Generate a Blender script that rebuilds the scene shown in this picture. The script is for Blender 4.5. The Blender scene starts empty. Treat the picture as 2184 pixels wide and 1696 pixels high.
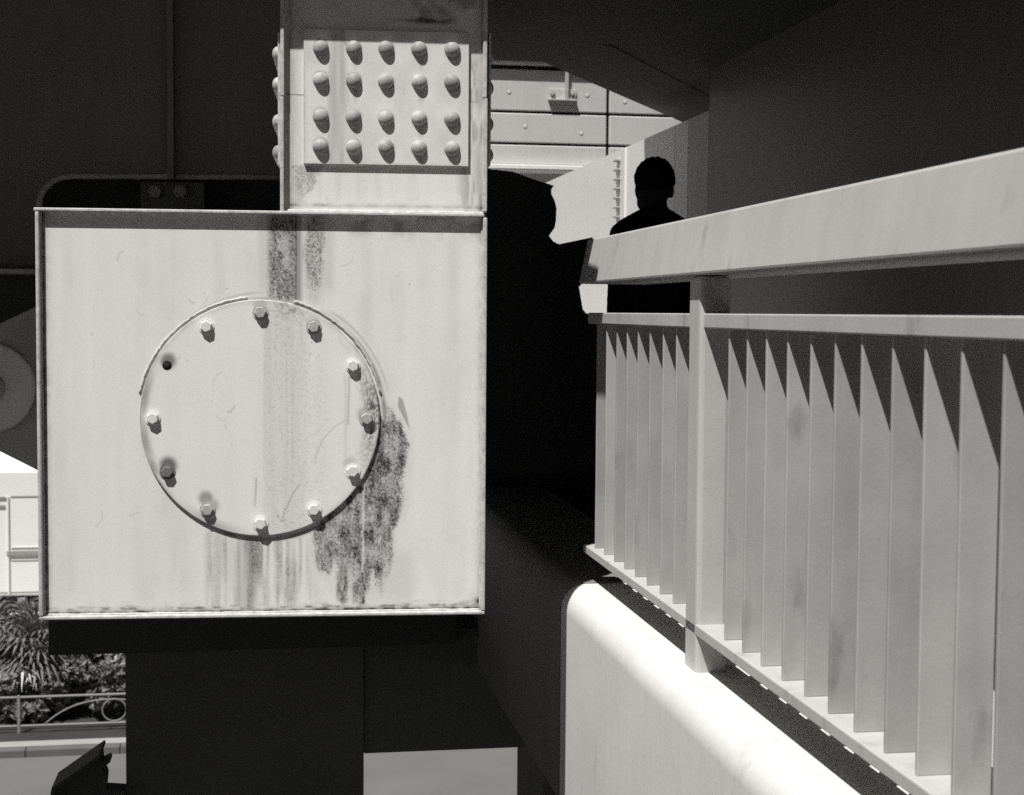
import bpy, bmesh, math, random
import numpy as np
from mathutils import Vector, Matrix, Euler

# ------------------------------------------------------------------ camera
SC = bpy.context.scene
C = SC.collection
PW, PH, PF = 2184.0, 1696.0, 3258.0          # measuring frame of the photograph and its focal length in the same pixels
YAW, PITCH, ROLL = math.radians(9.45), math.radians(3.20), math.radians(0.42)
cam = bpy.data.cameras.new('camera')
cam.sensor_width = 36.0
cam.lens = 36.0 * PF / PW
cam.clip_start, cam.clip_end = 0.05, 2000
cam.dof.use_dof = True
cam.dof.focus_distance = 4.4
cam.dof.aperture_fstop = 9.0
camo = bpy.data.objects.new('camera', cam)
C.objects.link(camo)
CAMR = (Matrix.Rotation(-YAW, 3, 'Z') @ Matrix.Rotation(math.radians(90) - PITCH, 3, 'X') @ Matrix.Rotation(ROLL, 3, 'Z'))
camo.matrix_world = CAMR.to_4x4()             # eye level is z = 0, the street lies 7.3 m below
SC.camera = camo

# ------------------------------------------------------------------ sky, sun, exposure
SUN = Vector((-0.35, -0.42, 1.0)).normalized()     # towards the sun
elev = math.asin(SUN.z)
world = bpy.data.worlds.new('World'); SC.world = world; world.use_nodes = True
wn = world.node_tree; wn.nodes.clear()
sky = wn.nodes.new('ShaderNodeTexSky'); sky.sky_type = 'NISHITA'; sky.sun_disc = False
sky.sun_elevation = elev
sky.sun_rotation = math.atan2(SUN.x, SUN.y)
sky.air_density = 1.0; sky.dust_density = 1.0
bw = wn.nodes.new('ShaderNodeRGBToBW')               # a black-and-white photograph
bgn = wn.nodes.new('ShaderNodeBackground'); bgn.inputs['Strength'].default_value = 0.05
wo = wn.nodes.new('ShaderNodeOutputWorld')
wn.links.new(sky.outputs[0], bw.inputs[0]); wn.links.new(bw.outputs[0], bgn.inputs['Color']); wn.links.new(bgn.outputs[0], wo.inputs[0])
sl = bpy.data.lights.new('sun', 'SUN'); sl.energy = 5.0; sl.angle = math.radians(0.5); sl.color = (1.0, 0.985, 0.965)
so = bpy.data.objects.new('sun', sl); C.objects.link(so)
so.rotation_euler = SUN.to_track_quat('Z', 'Y').to_euler()
so.location = SUN * 60
SC.view_settings.view_transform = 'Standard'
SC.view_settings.look = 'None'
SC.view_settings.gamma = 1.0
SC.view_settings.use_curve_mapping = False
SC.view_settings.exposure = 0.17
SC.render.engine = 'CYCLES'
SC.cycles.use_denoising = False
SC.cycles.max_bounces = 6
SC.cycles.sample_clamp_indirect = 4.0

rnd = random.Random(7)

# ------------------------------------------------------------------ helpers
def at(x, y, X=None, Y=None, Z=None):
    """point on the plane X=, Y= or Z= that the photograph shows at measuring pixel x, y"""
    v = CAMR @ Vector(((x - PW / 2) / PF, -(y - PH / 2) / PF, -1.0))
    if Y is not None: t = Y / v.y
    elif X is not None: t = X / v.x
    else: t = Z / v.z
    return v * t

def wloc(o):
    p = Vector((0, 0, 0))
    while o is not None:
        p += o.location; o = o.parent
    return p

def link(o, parent=None, loc=(0, 0, 0)):
    C.objects.link(o)
    if parent is not None:
        o.parent = parent
        o.location = Vector(loc) - wloc(parent)
    else:
        o.location = loc
    return o

def thing(name, label, cat, loc=(0, 0, 0), group=None, kind=None):
    o = bpy.data.objects.new(name, None); o.empty_display_size = 0.2
    C.objects.link(o); o.location = loc
    return tag(o, label, cat, group, kind)

def tag(o, label=None, cat=None, group=None, kind=None):
    if label: o['label'] = label
    if cat: o['category'] = cat
    if group: o['group'] = group
    if kind: o['kind'] = kind
    return o

class MB:
    def __init__(s): s.v = []; s.f = []; s.sm = []
    def add(s, vs, fs, smooth=False):
        b = len(s.v); s.v += [tuple(p) for p in vs]
        s.f += [tuple(i + b for i in f) for f in fs]; s.sm += [smooth] * len(fs)
        return s
    def box(s, x0, x1, y0, y1, z0, z1):
        vs = [(x, y, z) for z in (z0, z1) for y in (y0, y1) for x in (x0, x1)]
        return s.add(vs, [(0, 2, 3, 1), (4, 5, 7, 6), (0, 1, 5, 4), (2, 6, 7, 3), (0, 4, 6, 2), (1, 3, 7, 5)])
    def prism(s, pts, d):
        """polygon of 3-D points swept by vector d"""
        d = Vector(d); n = len(pts); a = [Vector(p) for p in pts]
        nn = Vector((0, 0, 0))
        for i in range(n): nn += a[i].cross(a[(i + 1) % n])
        if nn.dot(d) > 0: a.reverse()
        vs = a + [p + d for p in a]
        fs = [tuple(range(n)), tuple(range(2 * n - 1, n - 1, -1))]
        for i in range(n):
            j = (i + 1) % n
            fs.append((i, i + n, j + n, j))
        return s.add(vs, fs)
    def tube(s, pts, r, n=8, closed=False, caps=True):
        pts = [Vector(p) for p in pts]; m = len(pts); vs = []; fs = []
        rr = r if isinstance(r, (list, tuple)) else [r] * m
        up = None
        for i, p in enumerate(pts):
            a = pts[(i - 1) % m] if (i > 0 or closed) else p
            b = pts[(i + 1) % m] if (i < m - 1 or closed) else p
            t = (b - a).normalized()
            if up is None:
                up = Vector((0, 0, 1)) if abs(t.z) < 0.9 else Vector((1, 0, 0))
            u = t.cross(up).normalized(); w = u.cross(t).normalized(); up = w
            for k in range(n):
                an = 2 * math.pi * k / n
                vs.append(p + (u * math.cos(an) + w * math.sin(an)) * rr[i])
        for i in range(m if closed else m - 1):
            for k in range(n):
                a = i * n + k; b = i * n + (k + 1) % n
                c = ((i + 1) % m) * n + (k + 1) % n; d = ((i + 1) % m) * n + k
                fs.append((a, d, c, b))
        if caps and not closed:
            fs.append(tuple(range(n))); fs.append(tuple(range(m * n - 1, (m - 1) * n - 1, -1)))
        return s.add(vs, fs, True)
    def lathe(s, prof, c, axis, n=24, smooth=True):
        """profile [(r, h)] turned round axis ('x','y','z') through c"""
        vs = []; fs = []; c = Vector(c)
        for r, h in prof:
            for k in range(n):
                a = 2 * math.pi * k / n; p = r * math.cos(a); q = r * math.sin(a)
                if axis == 'y': vs.append(c + Vector((p, h, q)))
                elif axis == 'x': vs.append(c + Vector((h, p, q)))
                else: vs.append(c + Vector((p, q, h)))
        m = len(prof)
        for i in range(m - 1):
            for k in range(n):
                fs.append((i * n + k, i * n + (k + 1) % n, (i + 1) * n + (k + 1) % n, (i + 1) * n + k))
        fs.append(tuple(range(n))); fs.append(tuple(range((m - 1) * n, m * n)))
        return s.add(vs, fs, smooth)
    def mesh(s, name, mat, bevel=0, seg=2, fix=True):
        me = bpy.data.meshes.new(name)
        me.from_pydata(s.v, [], s.f)
        me.polygons.foreach_set('use_smooth', s.sm)
        if bevel or fix:
            bm = bmesh.new(); bm.from_mesh(me)
            if fix: bmesh.ops.recalc_face_normals(bm, faces=bm.faces)
            if bevel:
                bmesh.ops.remove_doubles(bm, verts=bm.verts, dist=1e-5)
                es = [e for e in bm.edges if len(e.link_faces) == 2 and e.calc_face_angle(0) > 0.6]
                bmesh.ops.bevel(bm, geom=es, offset=bevel, segments=seg, profile=0.5, affect='EDGES', clamp_overlap=True)
            bm.to_mesh(me); bm.free()
        me.materials.append(mat)
        return me
    def build(s, name, mat, parent=None, bevel=0, seg=2, loc=(0, 0, 0), fix=True):
        return link(bpy.data.objects.new(name, s.mesh(name, mat, bevel, seg, fix)), parent, loc)

def inst(name, me, parent, loc, rot=None):
    o = bpy.data.objects.new(name, me); link(o, parent, loc)
    if rot is not None: o.rotation_euler = rot
    return o

# --- numpy value noise for the shape of stains
def vnoise(x, y, seed=0):
    xi = np.floor(x).astype(np.int64); yi = np.floor(y).astype(np.int64)
    xf = x - xi; yf = y - yi
    def h(a, b):
        n = (a * 374761393 + b * 668265263 + seed * 1442695041) & 0xFFFFFFFF
        n = ((n ^ (n >> 13)) * 1274126177) & 0xFFFFFFFF
        return ((n ^ (n >> 16)) & 0xFFFF) / 65535.0
    u = xf * xf * (3 - 2 * xf); v = yf * yf * (3 - 2 * yf)
    return (h(xi, yi) * (1 - u) + h(xi + 1, yi) * u) * (1 - v) + (h(xi, yi + 1) * (1 - u) + h(xi + 1, yi + 1) * u) * v

def fbm(x, y, seed=0, o=4):
    s = 0; a = 0.5; t = 0
    for i in range(o):
        s = s + a * vnoise(x * 2 ** i, y * 2 ** i, seed + i * 17); t += a; a *= 0.5
    return s / t

def sst(a, b, x):
    t = np.clip((x - a) / (b - a), 0, 1)
    return t * t * (3 - 2 * t)

def in_poly(px, py, poly):
    """signed distance (positive inside) to a polygon in measuring pixels"""
    d = np.full(px.shape, 1e9); ins = np.zeros(px.shape, bool); n = len(poly)
    for i in range(n):
        ax, ay = poly[i]; bx, by = poly[(i + 1) % n]
        ex, ey = bx - ax, by - ay
        t = np.clip(((px - ax) * ex + (py - ay) * ey) / (ex * ex + ey * ey + 1e-9), 0, 1)
        d = np.minimum(d, np.hypot(px - ax - t * ex, py - ay - t * ey))
        c = ((ay > py) != (by > py))
        xx = ax + (py - ay) * ex / (ey if abs(ey) > 1e-9 else 1e-9)
        ins ^= (c & (px < xx))
    return np.where(ins, d, -d)

def stroke(px, py, pts, w):
    d = np.full(px.shape, 1e9)
    for (ax, ay), (bx, by) in zip(pts[:-1], pts[1:]):
        ex, ey = bx - ax, by - ay
        t = np.clip(((px - ax) * ex + (py - ay) * ey) / (ex * ex + ey * ey + 1e-9), 0, 1)
        d = np.minimum(d, np.hypot(px - ax - t * ex, py - ay - t * ey))
    return np.clip(1 - d / w, 0, 1)

# ------------------------------------------------------------------ materials
TINT = (1.0, 0.980, 0.955)
def grey(v): return (v * TINT[0], v * TINT[1], v * TINT[2], 1)

def material(name, base, rough=0.6, var=0.12, scale=6.0, speck=0.06, speck_scale=220.0, bump=0.15, stain=False,
             stain_col=0.03, streak=0.0, spec=0.3, metal=0.0, orand=0.0, smudge=0.0):
    m = bpy.data.materials.new(name); m.use_nodes = True
    nt = m.node_tree; N = nt.nodes; L = nt.links
    b = N['Principled BSDF']; b.inputs['Roughness'].default_value = rough
    b.inputs['Specular IOR Level'].default_value = spec; b.inputs['Metallic'].default_value = metal
    tc = N.new('ShaderNodeTexCoord')
    geo = N.new('ShaderNodeNewGeometry')
    def noise(sc, det=4, src=None):
        n = N.new('ShaderNodeTexNoise'); n.inputs['Scale'].default_value = sc; n.inputs['Detail'].default_value = det
        L.new(src if src is not None else geo.outputs['Position'], n.inputs['Vector']); return n.outputs['Fac']
    def math_(op, a, c, cl=False):
        n = N.new('ShaderNodeMath'); n.operation = op; n.use_clamp = cl
        for i, q in enumerate((a, c)):
            if isinstance(q, (int, float)): n.inputs[i].default_value = q
            else: L.new(q, n.inputs[i])
        return n.outputs[0]
    n1 = noise(scale, 5); n2 = noise(speck_scale, 2)
    f = math_('ADD', math_('MULTIPLY', math_('SUBTRACT', n1, 0.5), var * 2), 1.0)
    f = math_('ADD', f, math_('MULTIPLY', math_('SUBTRACT', n2, 0.5), speck * 2))
    if streak:
        mp = N.new('ShaderNodeMapping'); mp.inputs['Scale'].default_value = (1, 1, 0.04)
        L.new(geo.outputs['Position'], mp.inputs['Vector'])
        n3 = noise(26.0, 4, mp.outputs[0])
        f = math_('ADD', f, math_('MULTIPLY', math_('SUBTRACT', n3, 0.5), streak * 2))
    if smudge:
        mp2 = N.new('ShaderNodeMapping'); mp2.inputs['Scale'].default_value = (1, 1, 0.35); mp2.inputs['Rotation'].default_value = (0.3, 0.2, 0)
        L.new(geo.outputs['Position'], mp2.inputs['Vector'])
        sm = noise(13.0, 6, mp2.outputs[0])
        rp = N.new('ShaderNodeMapRange'); rp.interpolation_type = 'SMOOTHSTEP'
        rp.inputs['From Min'].default_value = 0.58; rp.inputs['From Max'].default_value = 0.74
        L.new(sm, rp.inputs['Value'])
        f = math_('SUBTRACT', f, math_('MULTIPLY', rp.outputs[0], smudge))
    if orand:
        oi = N.new('ShaderNodeObjectInfo')
        f = math_('ADD', f, math_('MULTIPLY', math_('SUBTRACT', oi.outputs['Random'], 0.5), orand * 2))
    val = math_('MULTIPLY', f, base, False)
    sa = None
    if stain:
        at_ = N.new('ShaderNodeAttribute'); at_.attribute_name = 'stain'
        sa = at_.outputs['Fac']
        k = math_('SUBTRACT', 1.0, sa, True)
        val = math_('ADD', math_('MULTIPLY', val, k), math_('MULTIPLY', sa, stain_col))
        L.new(math_('ADD', math_('MULTIPLY', sa, 0.35), rough, True), b.inputs['Roughness'])
    val = math_('MAXIMUM', val, 0.004)
    cm = N.new('ShaderNodeCombineColor')
    for i in range(3): L.new(math_('MULTIPLY', val, TINT[i]), cm.inputs[i])
    L.new(cm.outputs[0], b.inputs['Base Color'])
    if bump:
        bp = N.new('ShaderNodeBump'); bp.inputs['Strength'].default_value = bump; bp.inputs['Distance'].default_value = 0.002
        hsrc = noise(speck_scale * 0.35, 3)
        if sa is not None:
            hsrc = math_('ADD', math_('MULTIPLY', hsrc, 0.5), math_('MULTIPLY', math_('MULTIPLY', noise(speck_scale, 2), sa), 2.0))
        L.new(hsrc, bp.inputs['Height']); L.new(bp.outputs[0], b.inputs['Normal'])
    return m

M = {}
M['white_paint'] = material('weathered_white_paint', 0.80, 0.55, 0.05, 5, 0.05, 260, 0.12, stain=True, stain_col=0.035, streak=0.05)
M['white_bare'] = material('white_paint_edges', 0.52, 0.55, 0.45, 45, 0.30, 150, 0.3)
M['rust_bolt'] = material('rusted_bolt', 0.16, 0.8, 0.3, 60, 0.3, 200, 0.4)
M['bolt'] = material('painted_bolt', 0.72, 0.5, 0.15, 60, 0.1, 200, 0.2)
M['rivet'] = material('painted_rivet', 0.37, 0.55, 0.5, 30, 0.3, 170, 0.5, orand=0.18)
M['hole'] = material('hole_dark', 0.01, 0.9, 0, 5, 0, 50, 0)
M['rail_paint'] = material('grey_rail_paint', 0.50, 0.5, 0.13, 5, 0.07, 260, 0.12, streak=0.08, orand=0.04, smudge=0.22)
M['bar_paint'] = material('baluster_paint', 0.39, 0.5, 0.20, 8, 0.08, 260, 0.12, streak=0.10, orand=0.10, smudge=0.28)
M['parapet'] = material('pale_smooth_concrete', 0.64, 0.8, 0.10, 4, 0.06, 120, 0.25, streak=0.06, smudge=0.14)
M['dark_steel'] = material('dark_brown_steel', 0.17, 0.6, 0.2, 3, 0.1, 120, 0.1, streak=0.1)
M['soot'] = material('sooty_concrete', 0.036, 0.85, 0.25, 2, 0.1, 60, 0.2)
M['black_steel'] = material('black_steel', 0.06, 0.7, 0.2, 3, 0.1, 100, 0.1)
M['mid_steel'] = material('grey_bearing_steel', 0.42, 0.5, 0.2, 12, 0.15, 160, 0.15)
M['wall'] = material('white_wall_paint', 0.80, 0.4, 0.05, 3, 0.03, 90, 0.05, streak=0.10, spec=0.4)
M['wall2'] = material('deep_shade_wall_paint', 0.065, 0.4, 0.08, 3, 0.04, 90, 0.05, streak=0.18, spec=0.4)  # near-black tone paints the deep shade on the near wall
M['wall1'] = material('streaked_shade_pale_wall', 0.72, 0.4, 0.08, 3, 0.04, 90, 0.05, streak=0.30, spec=0.4)  # streaked first step of the shade painted along the wall
M['concrete'] = material('board_marked_concrete', 0.52, 0.85, 0.14, 2.5, 0.12, 55, 0.3, streak=0.06)
M['joint'] = material('joint_dark', 0.03, 0.9, 0.1, 5, 0, 50, 0)
M['floor'] = material('walkway_concrete', 0.50, 0.85, 0.12, 3, 0.08, 80, 0.2)
M['road'] = material('asphalt', 0.14, 0.9, 0.25, 0.7, 0.12, 30, 0.2)
M['kerb'] = material('kerb_concrete', 0.33, 0.85, 0.15, 2, 0.1, 40, 0.2)
M['kerb_dark'] = material('soiled_kerb', 0.12, 0.85, 0.2, 2, 0.1, 40, 0.2)
M['ground'] = material('pale_ground', 0.38, 0.9, 0.15, 0.5, 0.1, 20, 0.2)
M['soil'] = material('planting_soil', 0.04, 0.95, 0.3, 2, 0.2, 30, 0.3)
M['leaf'] = material('leaf', 0.17, 0.38, 0.55, 1.7, 0.2, 15, 0, spec=0.5)
M['palm'] = material('palm_leaf', 0.16, 0.38, 0.4, 2.5, 0.2, 15, 0, spec=0.5)
M['bark'] = material('bark', 0.06, 0.9, 0.3, 5, 0.2, 40, 0.4)
M['fence'] = material('galvanised_rail', 0.22, 0.5, 0.15, 8, 0.1, 60, 0.1)
M['truck'] = material('white_truck_body', 0.80, 0.4, 0.03, 1.5, 0.02, 30, 0)
M['truck_trim'] = material('truck_grey_trim', 0.30, 0.5, 0.1, 4, 0.05, 30, 0)
M['rubber'] = material('rubber', 0.02, 0.8, 0.1, 4, 0.05, 30, 0)
M['glass'] = material('window_glass', 0.03, 0.08, 0.05, 2, 0, 20, 0, spec=0.6)
M['building'] = material('pale_render', 0.72, 0.85, 0.05, 0.6, 0.04, 20, 0.1)
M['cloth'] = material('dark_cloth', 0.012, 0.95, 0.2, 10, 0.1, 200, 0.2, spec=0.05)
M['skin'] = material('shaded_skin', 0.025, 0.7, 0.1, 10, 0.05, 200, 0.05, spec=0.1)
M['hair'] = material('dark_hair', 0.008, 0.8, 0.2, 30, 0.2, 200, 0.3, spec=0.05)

# ------------------------------------------------------------------ ground, road
GZ = -7.30
KERB_Y = at(130, 1613, Z=GZ).y
MB().box(-160, 160, -60, 400, GZ - 0.5, GZ - 0.03).build('ground', M['ground'])['kind'] = 'structure'
tag(MB().box(-90, 90, 6, KERB_Y, GZ - 0.02, GZ).build('road', M['road']), kind='structure')
tag(MB().box(-90, 90, KERB_Y + 0.245, KERB_Y + 0.55, GZ - 0.02, GZ + 0.12).build('footway_strip', M['kerb']), kind='structure')
tag(MB().box(-90, 90, KERB_Y + 0.553, KERB_Y + 8, GZ - 0.02, GZ + 0.11).build('planting_bed', M['soil']), kind='structure')
tag(MB().box(-90, 90, KERB_Y + 8, KERB_Y + 60, GZ - 0.02, GZ + 0.004).build('forecourt_pavement', M['ground']), kind='structure')
kerb = tag(thing('kerb', None, None, (0, KERB_Y, GZ)), kind='structure')
km = MB().box(-0.745, 0.745, 0, 0.24, -0.05, 0.125).mesh('kerb_stone', M['kerb_dark'], 0.015, 2)
for i in range(-16, 17):
    inst('kerb_stone', km, kerb, (i * 1.5, KERB_Y, GZ))

# ------------------------------------------------------------------ overhead deck (casts the deep shade)
DZ = 1.32
fdir = math.tan(math.radians(31.5))
FX, FY = 1.49, 8.02
deck_poly = [(-22, -14), (-1.75, -14), (-1.75, 4.38), (0.43, 4.38), (0.43, 3.995), (1.22, 4.486), (1.22, -14), (7, -14), (7, FY + (7 - FX) / fdir), (FX, FY), (0.3, FY), (0.3, 13.4), (-22, 13.4)]  # widened out of view to block skylight, edges cut to place shadows
deck = thing('overhead_deck', 'dark overhead deck crossing above the walkway at a skew', 'deck', (0, 6, DZ))
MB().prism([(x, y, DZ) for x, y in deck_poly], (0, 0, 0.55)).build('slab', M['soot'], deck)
MB().box(-1.749, 1.219, -14, -0.7, DZ + 0.001, DZ + 0.55).build('slab', M['soot'], deck)  # unseen fill behind the camera, added to block skylight
MB().box(-1.748, -0.42, -0.698, 2.9, DZ + 0.002, DZ + 0.55).build('slab', M['soot'], deck)  # unseen fill added to narrow the opening to the sky
# skewed seam plate under the slab
a = Vector((1.7, 7.45, DZ)); dv = Vector((fdir, 1, 0)).normalized(); pv = Vector((dv.y, -dv.x, 0)) * 0.02
MB().prism([a - pv, a + pv, a + dv * 5 + pv, a + dv * 5 - pv], (0, 0, -0.004)).build('seam_strip', M['soot'], deck)

ud = thing('unseen_light_blocker', 'added unseen slabs blocking skylight with an opening for the sun', 'deck', (0, 0, 6.0))  # out of view, added to cut the skylight around the sun opening
for (x0, x1, y0, y1) in ((-34, -3.15, -40, 5.2), (-0.25, 30, -40, 5.2), (-3.149, -0.251, -40, -2.1), (-3.149, -0.251, 2.75, 5.2)):
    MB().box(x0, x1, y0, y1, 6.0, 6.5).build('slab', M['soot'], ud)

# ------------------------------------------------------------------ walkway, parapet
PZ = -0.84
FLOOR = -1.06
tag(MB().box(1.35, 2.40, -3, 13, FLOOR - 0.25, FLOOR).build('walkway_floor', M['floor']), kind='structure')
par = thing('walkway_parapet', 'smooth white concrete parapet with rounded top edge below the railing', 'parapet', (1.1, 4, -1.52))
prof = [(1.348, -1.52), (0.925, -1.52)]
for k in range(9):
    an = math.pi - k * (math.pi / 2) / 8
    prof.append((0.925 + 0.075 + 0.075 * math.cos(an), PZ - 0.075 + 0.075 * math.sin(an)))
prof += [(1.348, PZ)]
M['parapet_shade'] = material('shade_toned_concrete', 0.20, 0.85, 0.15, 3, 0.08, 90, 0.25, streak=0.15)  # darker tone paints the shade on the far parapet section
for (ya, yb, mt) in ((-1.5, 4.60, 'parapet'), (4.612, 13.0, 'parapet_shade')):
    o = MB().prism([(x, ya, z) for x, z in prof], (0, yb - ya, 0)).build('cast_section', M[mt], par)
    for p in o.data.polygons: p.use_smooth = True
    o.data.set_sharp_from_angle(angle=math.radians(35))

# ------------------------------------------------------------------ railing
rail = thing('walkway_railing', 'pale painted steel railing of flat upright bars along the walkway', 'railing', (1.03, 4, PZ))
Y0r, Y1r = 1.30, 4.67
MB().prism([(0.985, Y0r, 0.089), (1.012, Y0r, 0.2265), (1.16, Y0r, 0.2265), (1.20, Y0r, 0.215), (1.20, Y0r, 0.089)], (0, Y1r - Y0r, 0)).build('top_rail', M['rail_paint'], rail, 0.006)
MB().box(1.016, 1.085, Y0r, Y1r, -0.034, 0.0).build('mid_rail', M['rail_paint'], rail, 0.003)
MB().box(1.008, 1.084, Y0r, Y1r, -0.752, -0.7265).build('bottom_rail', M['rail_paint'], rail, 0.003)
XB = 1.0
def rail_y(u): return XB * (PF * 1.0277 * u * 1e-6 - 0.1664)
barm = MB().box(0, 0.0618, -0.0045, 0.0045, -0.727, -0.0335).mesh('baluster', M['bar_paint'], 0.0022, 2)
us = [643 - 38 * k for k in range(3, 0, -1)] + [643 + 37.6 * k for k in range(11)] + [1109 + 38.4 * k for k in range(20)]
for u in us:
    y = rail_y(u)
    if Y0r < y < Y1r - 0.03:
        inst('baluster', barm, rail, (1.024 + rnd.uniform(-0.001, 0.001), y + rnd.uniform(-0.002, 0.002), 0), (0, 0, rnd.uniform(-0.012, 0.012)))
postm = MB().box(0, 0.075, -0.05, 0.05, PZ - 0.01, 0.088).mesh('post', M['rail_paint'], 0.012, 3)
for u in (1084, 1084 - 38 * 17):
    inst('post', postm, rail, (1.008, rail_y(u), 0))

# ------------------------------------------------------------------ wall along the walkway
WX = 2.42
wall = thing('walkway_wall', 'tall white wall lining the far side of the walkway', 'wall', (WX + 0.1, 6, FLOOR))
pA = at(1440, 250, X=WX); pB = at(1150, 408, X=WX)
wt = (pA.z + pB.z) / 2
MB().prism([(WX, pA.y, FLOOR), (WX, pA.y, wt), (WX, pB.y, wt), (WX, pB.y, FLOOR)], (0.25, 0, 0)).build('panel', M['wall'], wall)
yk = at(1512, 300, X=WX).y
ym1 = at(1468, 300, X=WX).y
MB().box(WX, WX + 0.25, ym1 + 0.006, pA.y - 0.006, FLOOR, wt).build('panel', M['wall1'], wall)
MB().box(WX, WX + 0.25, yk + 0.006, ym1, FLOOR, wt).build('panel', material('mid_shade_wall_panel', 0.30, 0.4, 0.1, 3, 0.05, 90, 0.05, streak=0.3, spec=0.4), wall)  # middle step of the painted fade into shade
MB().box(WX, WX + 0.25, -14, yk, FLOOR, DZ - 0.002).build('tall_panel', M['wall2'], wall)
jx = at(1328, 400, X=WX).y
MB().box(WX - 0.012, WX + 0.01, jx - 0.10, jx + 0.02, FLOOR, wt - 0.004).build('joint_cover', M['wall'], wall, 0.003)
cl = MB().box(-0.03, 0, -0.05, 0.05, -0.006, 0.006).mesh('cleat', M['mid_steel'], 0.002)
for i in range(9):
    pp = at(1320, 343 + i * 20, X=WX)
    inst('cleat', cl, wall, (WX, pp.y, pp.z))

# ------------------------------------------------------------------ far concrete guideway
GY = 14.0
g = thing('concrete_guideway', 'board marked concrete guideway beam in sunlight behind the column', 'guideway', at(1200, 361, Y=GY))
def gz(y, x=1050): return at(x, y, Y=GY).z
zb, zj2, zj1, zt = gz(362), gz(305), gz(237), gz(146)
GX0, GX1 = -6.0, 9.0
xj = at(1297, 260, Y=GY).x
zs = [(zb + 0.055, zj2 - 0.012), (zj2 + 0.012, zj1 - 0.012), (zj1 + 0.012, zt)]
for (z0, z1) in zs:
    xs = [GX0, xj - 3.9, xj, xj + 2.6, GX1]
    for a_, b_ in zip(xs[:-1], xs[1:]):
        MB().box(a_ + 0.014, b_ - 0.014, GY, GY + 0.3, z0, z1).build('panel', M['concrete'], g, 0.008, 1)
MB().box(GX0, GX1, GY + 0.05, GY + 2.6, zb + 0.02, zt + 1.2).build('core', M['joint'], g)
MB().box(GX0, GX1, GY - 0.09, GY + 0.28, zb, zb + 0.045).build('ledge', M['wall'], g, 0.008)
MB().box(GX0, GX1, GY + 0.28, GY + 2.6, zb + 0.0, zb + 0.02).build('soffit', M['concrete'], g)
MB().box(GX0, GX1, GY - 0.06, GY + 0.2, gz(137), gz(126)).build('top_rib', M['concrete'], g, 0.004)
MB().box(GX0, GX1, GY - 0.10, GY + 0.2, gz(116), gz(100)).build('top_rib', M['concrete'], g, 0.004)
# cable bracket on the guideway
p0 = at(1168, 214, Y=GY); p1 = at(1228, 192, Y=GY)
br = thing('cable_bracket', 'small steel bracket with upright bar bolted to the concrete guideway', 'bracket', ((p0.x + p1.x) / 2, GY - 0.01, p0.z))
MB().box(p0.x, p1.x, GY - 0.02, GY - 0.002, p0.z, p1.z).build('base_plate', M['concrete'], br, 0.002)
MB().box(p0.x, p1.x, GY - 0.055, GY - 0.0205, p0.z - 0.004, p0.z + 0.010).build('shelf', M['concrete'], br, 0.002)
xm = at(1207, 200, Y=GY).x
MB().box(xm - 0.016, xm + 0.016, GY - 0.05, GY - 0.022, p0.z + 0.012, zt + 0.3).build('upright_bar', M['mid_steel'], br, 0.003)
bm_ = MB().lathe([(0.0, -0.02), (0.022, -0.02), (0.022, 0.0)], (0, 0, 0), 'y', 10).mesh('bolt', M['dark_steel'])
for xx in (1178, 1220):
    q = at(xx, 203, Y=GY); inst('bolt', bm_, br, (q.x, GY - 0.02, q.z))
hm = MB().lathe([(0.0, -0.003), (0.018, -0.003), (0.022, 0.0)], (0, 0, 0), 'y', 10).mesh('form_tie', M['mid_steel'])
for (xx, yy) in ((1086, 197), (1253, 204), (1333, 218), (1120, 270), (1240, 285)):
    q = at(xx, yy, Y=GY); inst('form_tie', hm, g, (q.x, GY, q.z))

# ------------------------------------------------------------------ dark pier between column and wall
PY = 7.35
pier = thing('dark_pier', 'black shaded pier with waisted head behind the steel column', 'pier', at(1120, 1690, Y=PY))
pp = [(985, 345), (1046, 361), (1093, 366), (1140, 383), (1181, 396), (1176, 404), (1176, 414), (1183, 428), (1187, 444), (1186, 470), (1183, 486),
      (1171, 503), (1180, 515), (1192, 521), (1264, 506), (1266, 535), (1256, 590), (1235, 612), (1243, 660), (1250, 668), (1300, 682), (1300, 1300), (985, 1300)]
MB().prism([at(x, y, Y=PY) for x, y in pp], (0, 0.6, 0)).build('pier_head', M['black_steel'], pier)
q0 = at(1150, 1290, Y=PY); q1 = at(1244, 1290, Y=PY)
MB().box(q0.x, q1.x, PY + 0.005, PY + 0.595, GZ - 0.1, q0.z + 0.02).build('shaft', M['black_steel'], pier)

# ------------------------------------------------------------------ portal frame under the box beam
FYp = 6.4
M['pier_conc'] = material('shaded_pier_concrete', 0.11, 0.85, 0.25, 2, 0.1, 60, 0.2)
pf = thing('portal_frame', 'black shaded portal frame of two columns under the box beam', 'frame', at(520, 1690, Y=FYp))
def pb(x0, x1, y0, y1, Y, d, name, mat, parent, zlow=None, bevel=0.004):
    xm_ = (x0 + x1) / 2; ym = (y0 + y1) / 2
    a = Vector((at(x0, ym, Y=Y).x, 0, at(xm_, y0, Y=Y).z)); b = Vector((at(x1, ym, Y=Y).x, 0, at(xm_, y1, Y=Y).z))
    return MB().box(a.x, b.x, Y, Y + d, (b.z if zlow is None else zlow), a.z).build(name, mat, parent, bevel)
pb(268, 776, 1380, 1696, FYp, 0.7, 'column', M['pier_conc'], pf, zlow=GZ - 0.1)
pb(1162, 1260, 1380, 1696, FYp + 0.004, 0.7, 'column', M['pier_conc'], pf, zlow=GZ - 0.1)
pb(776.5, 1161.5, 1340, 1600, FYp + 0.02, 0.6, 'cross_beam', M['pier_conc'], pf)
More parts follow.
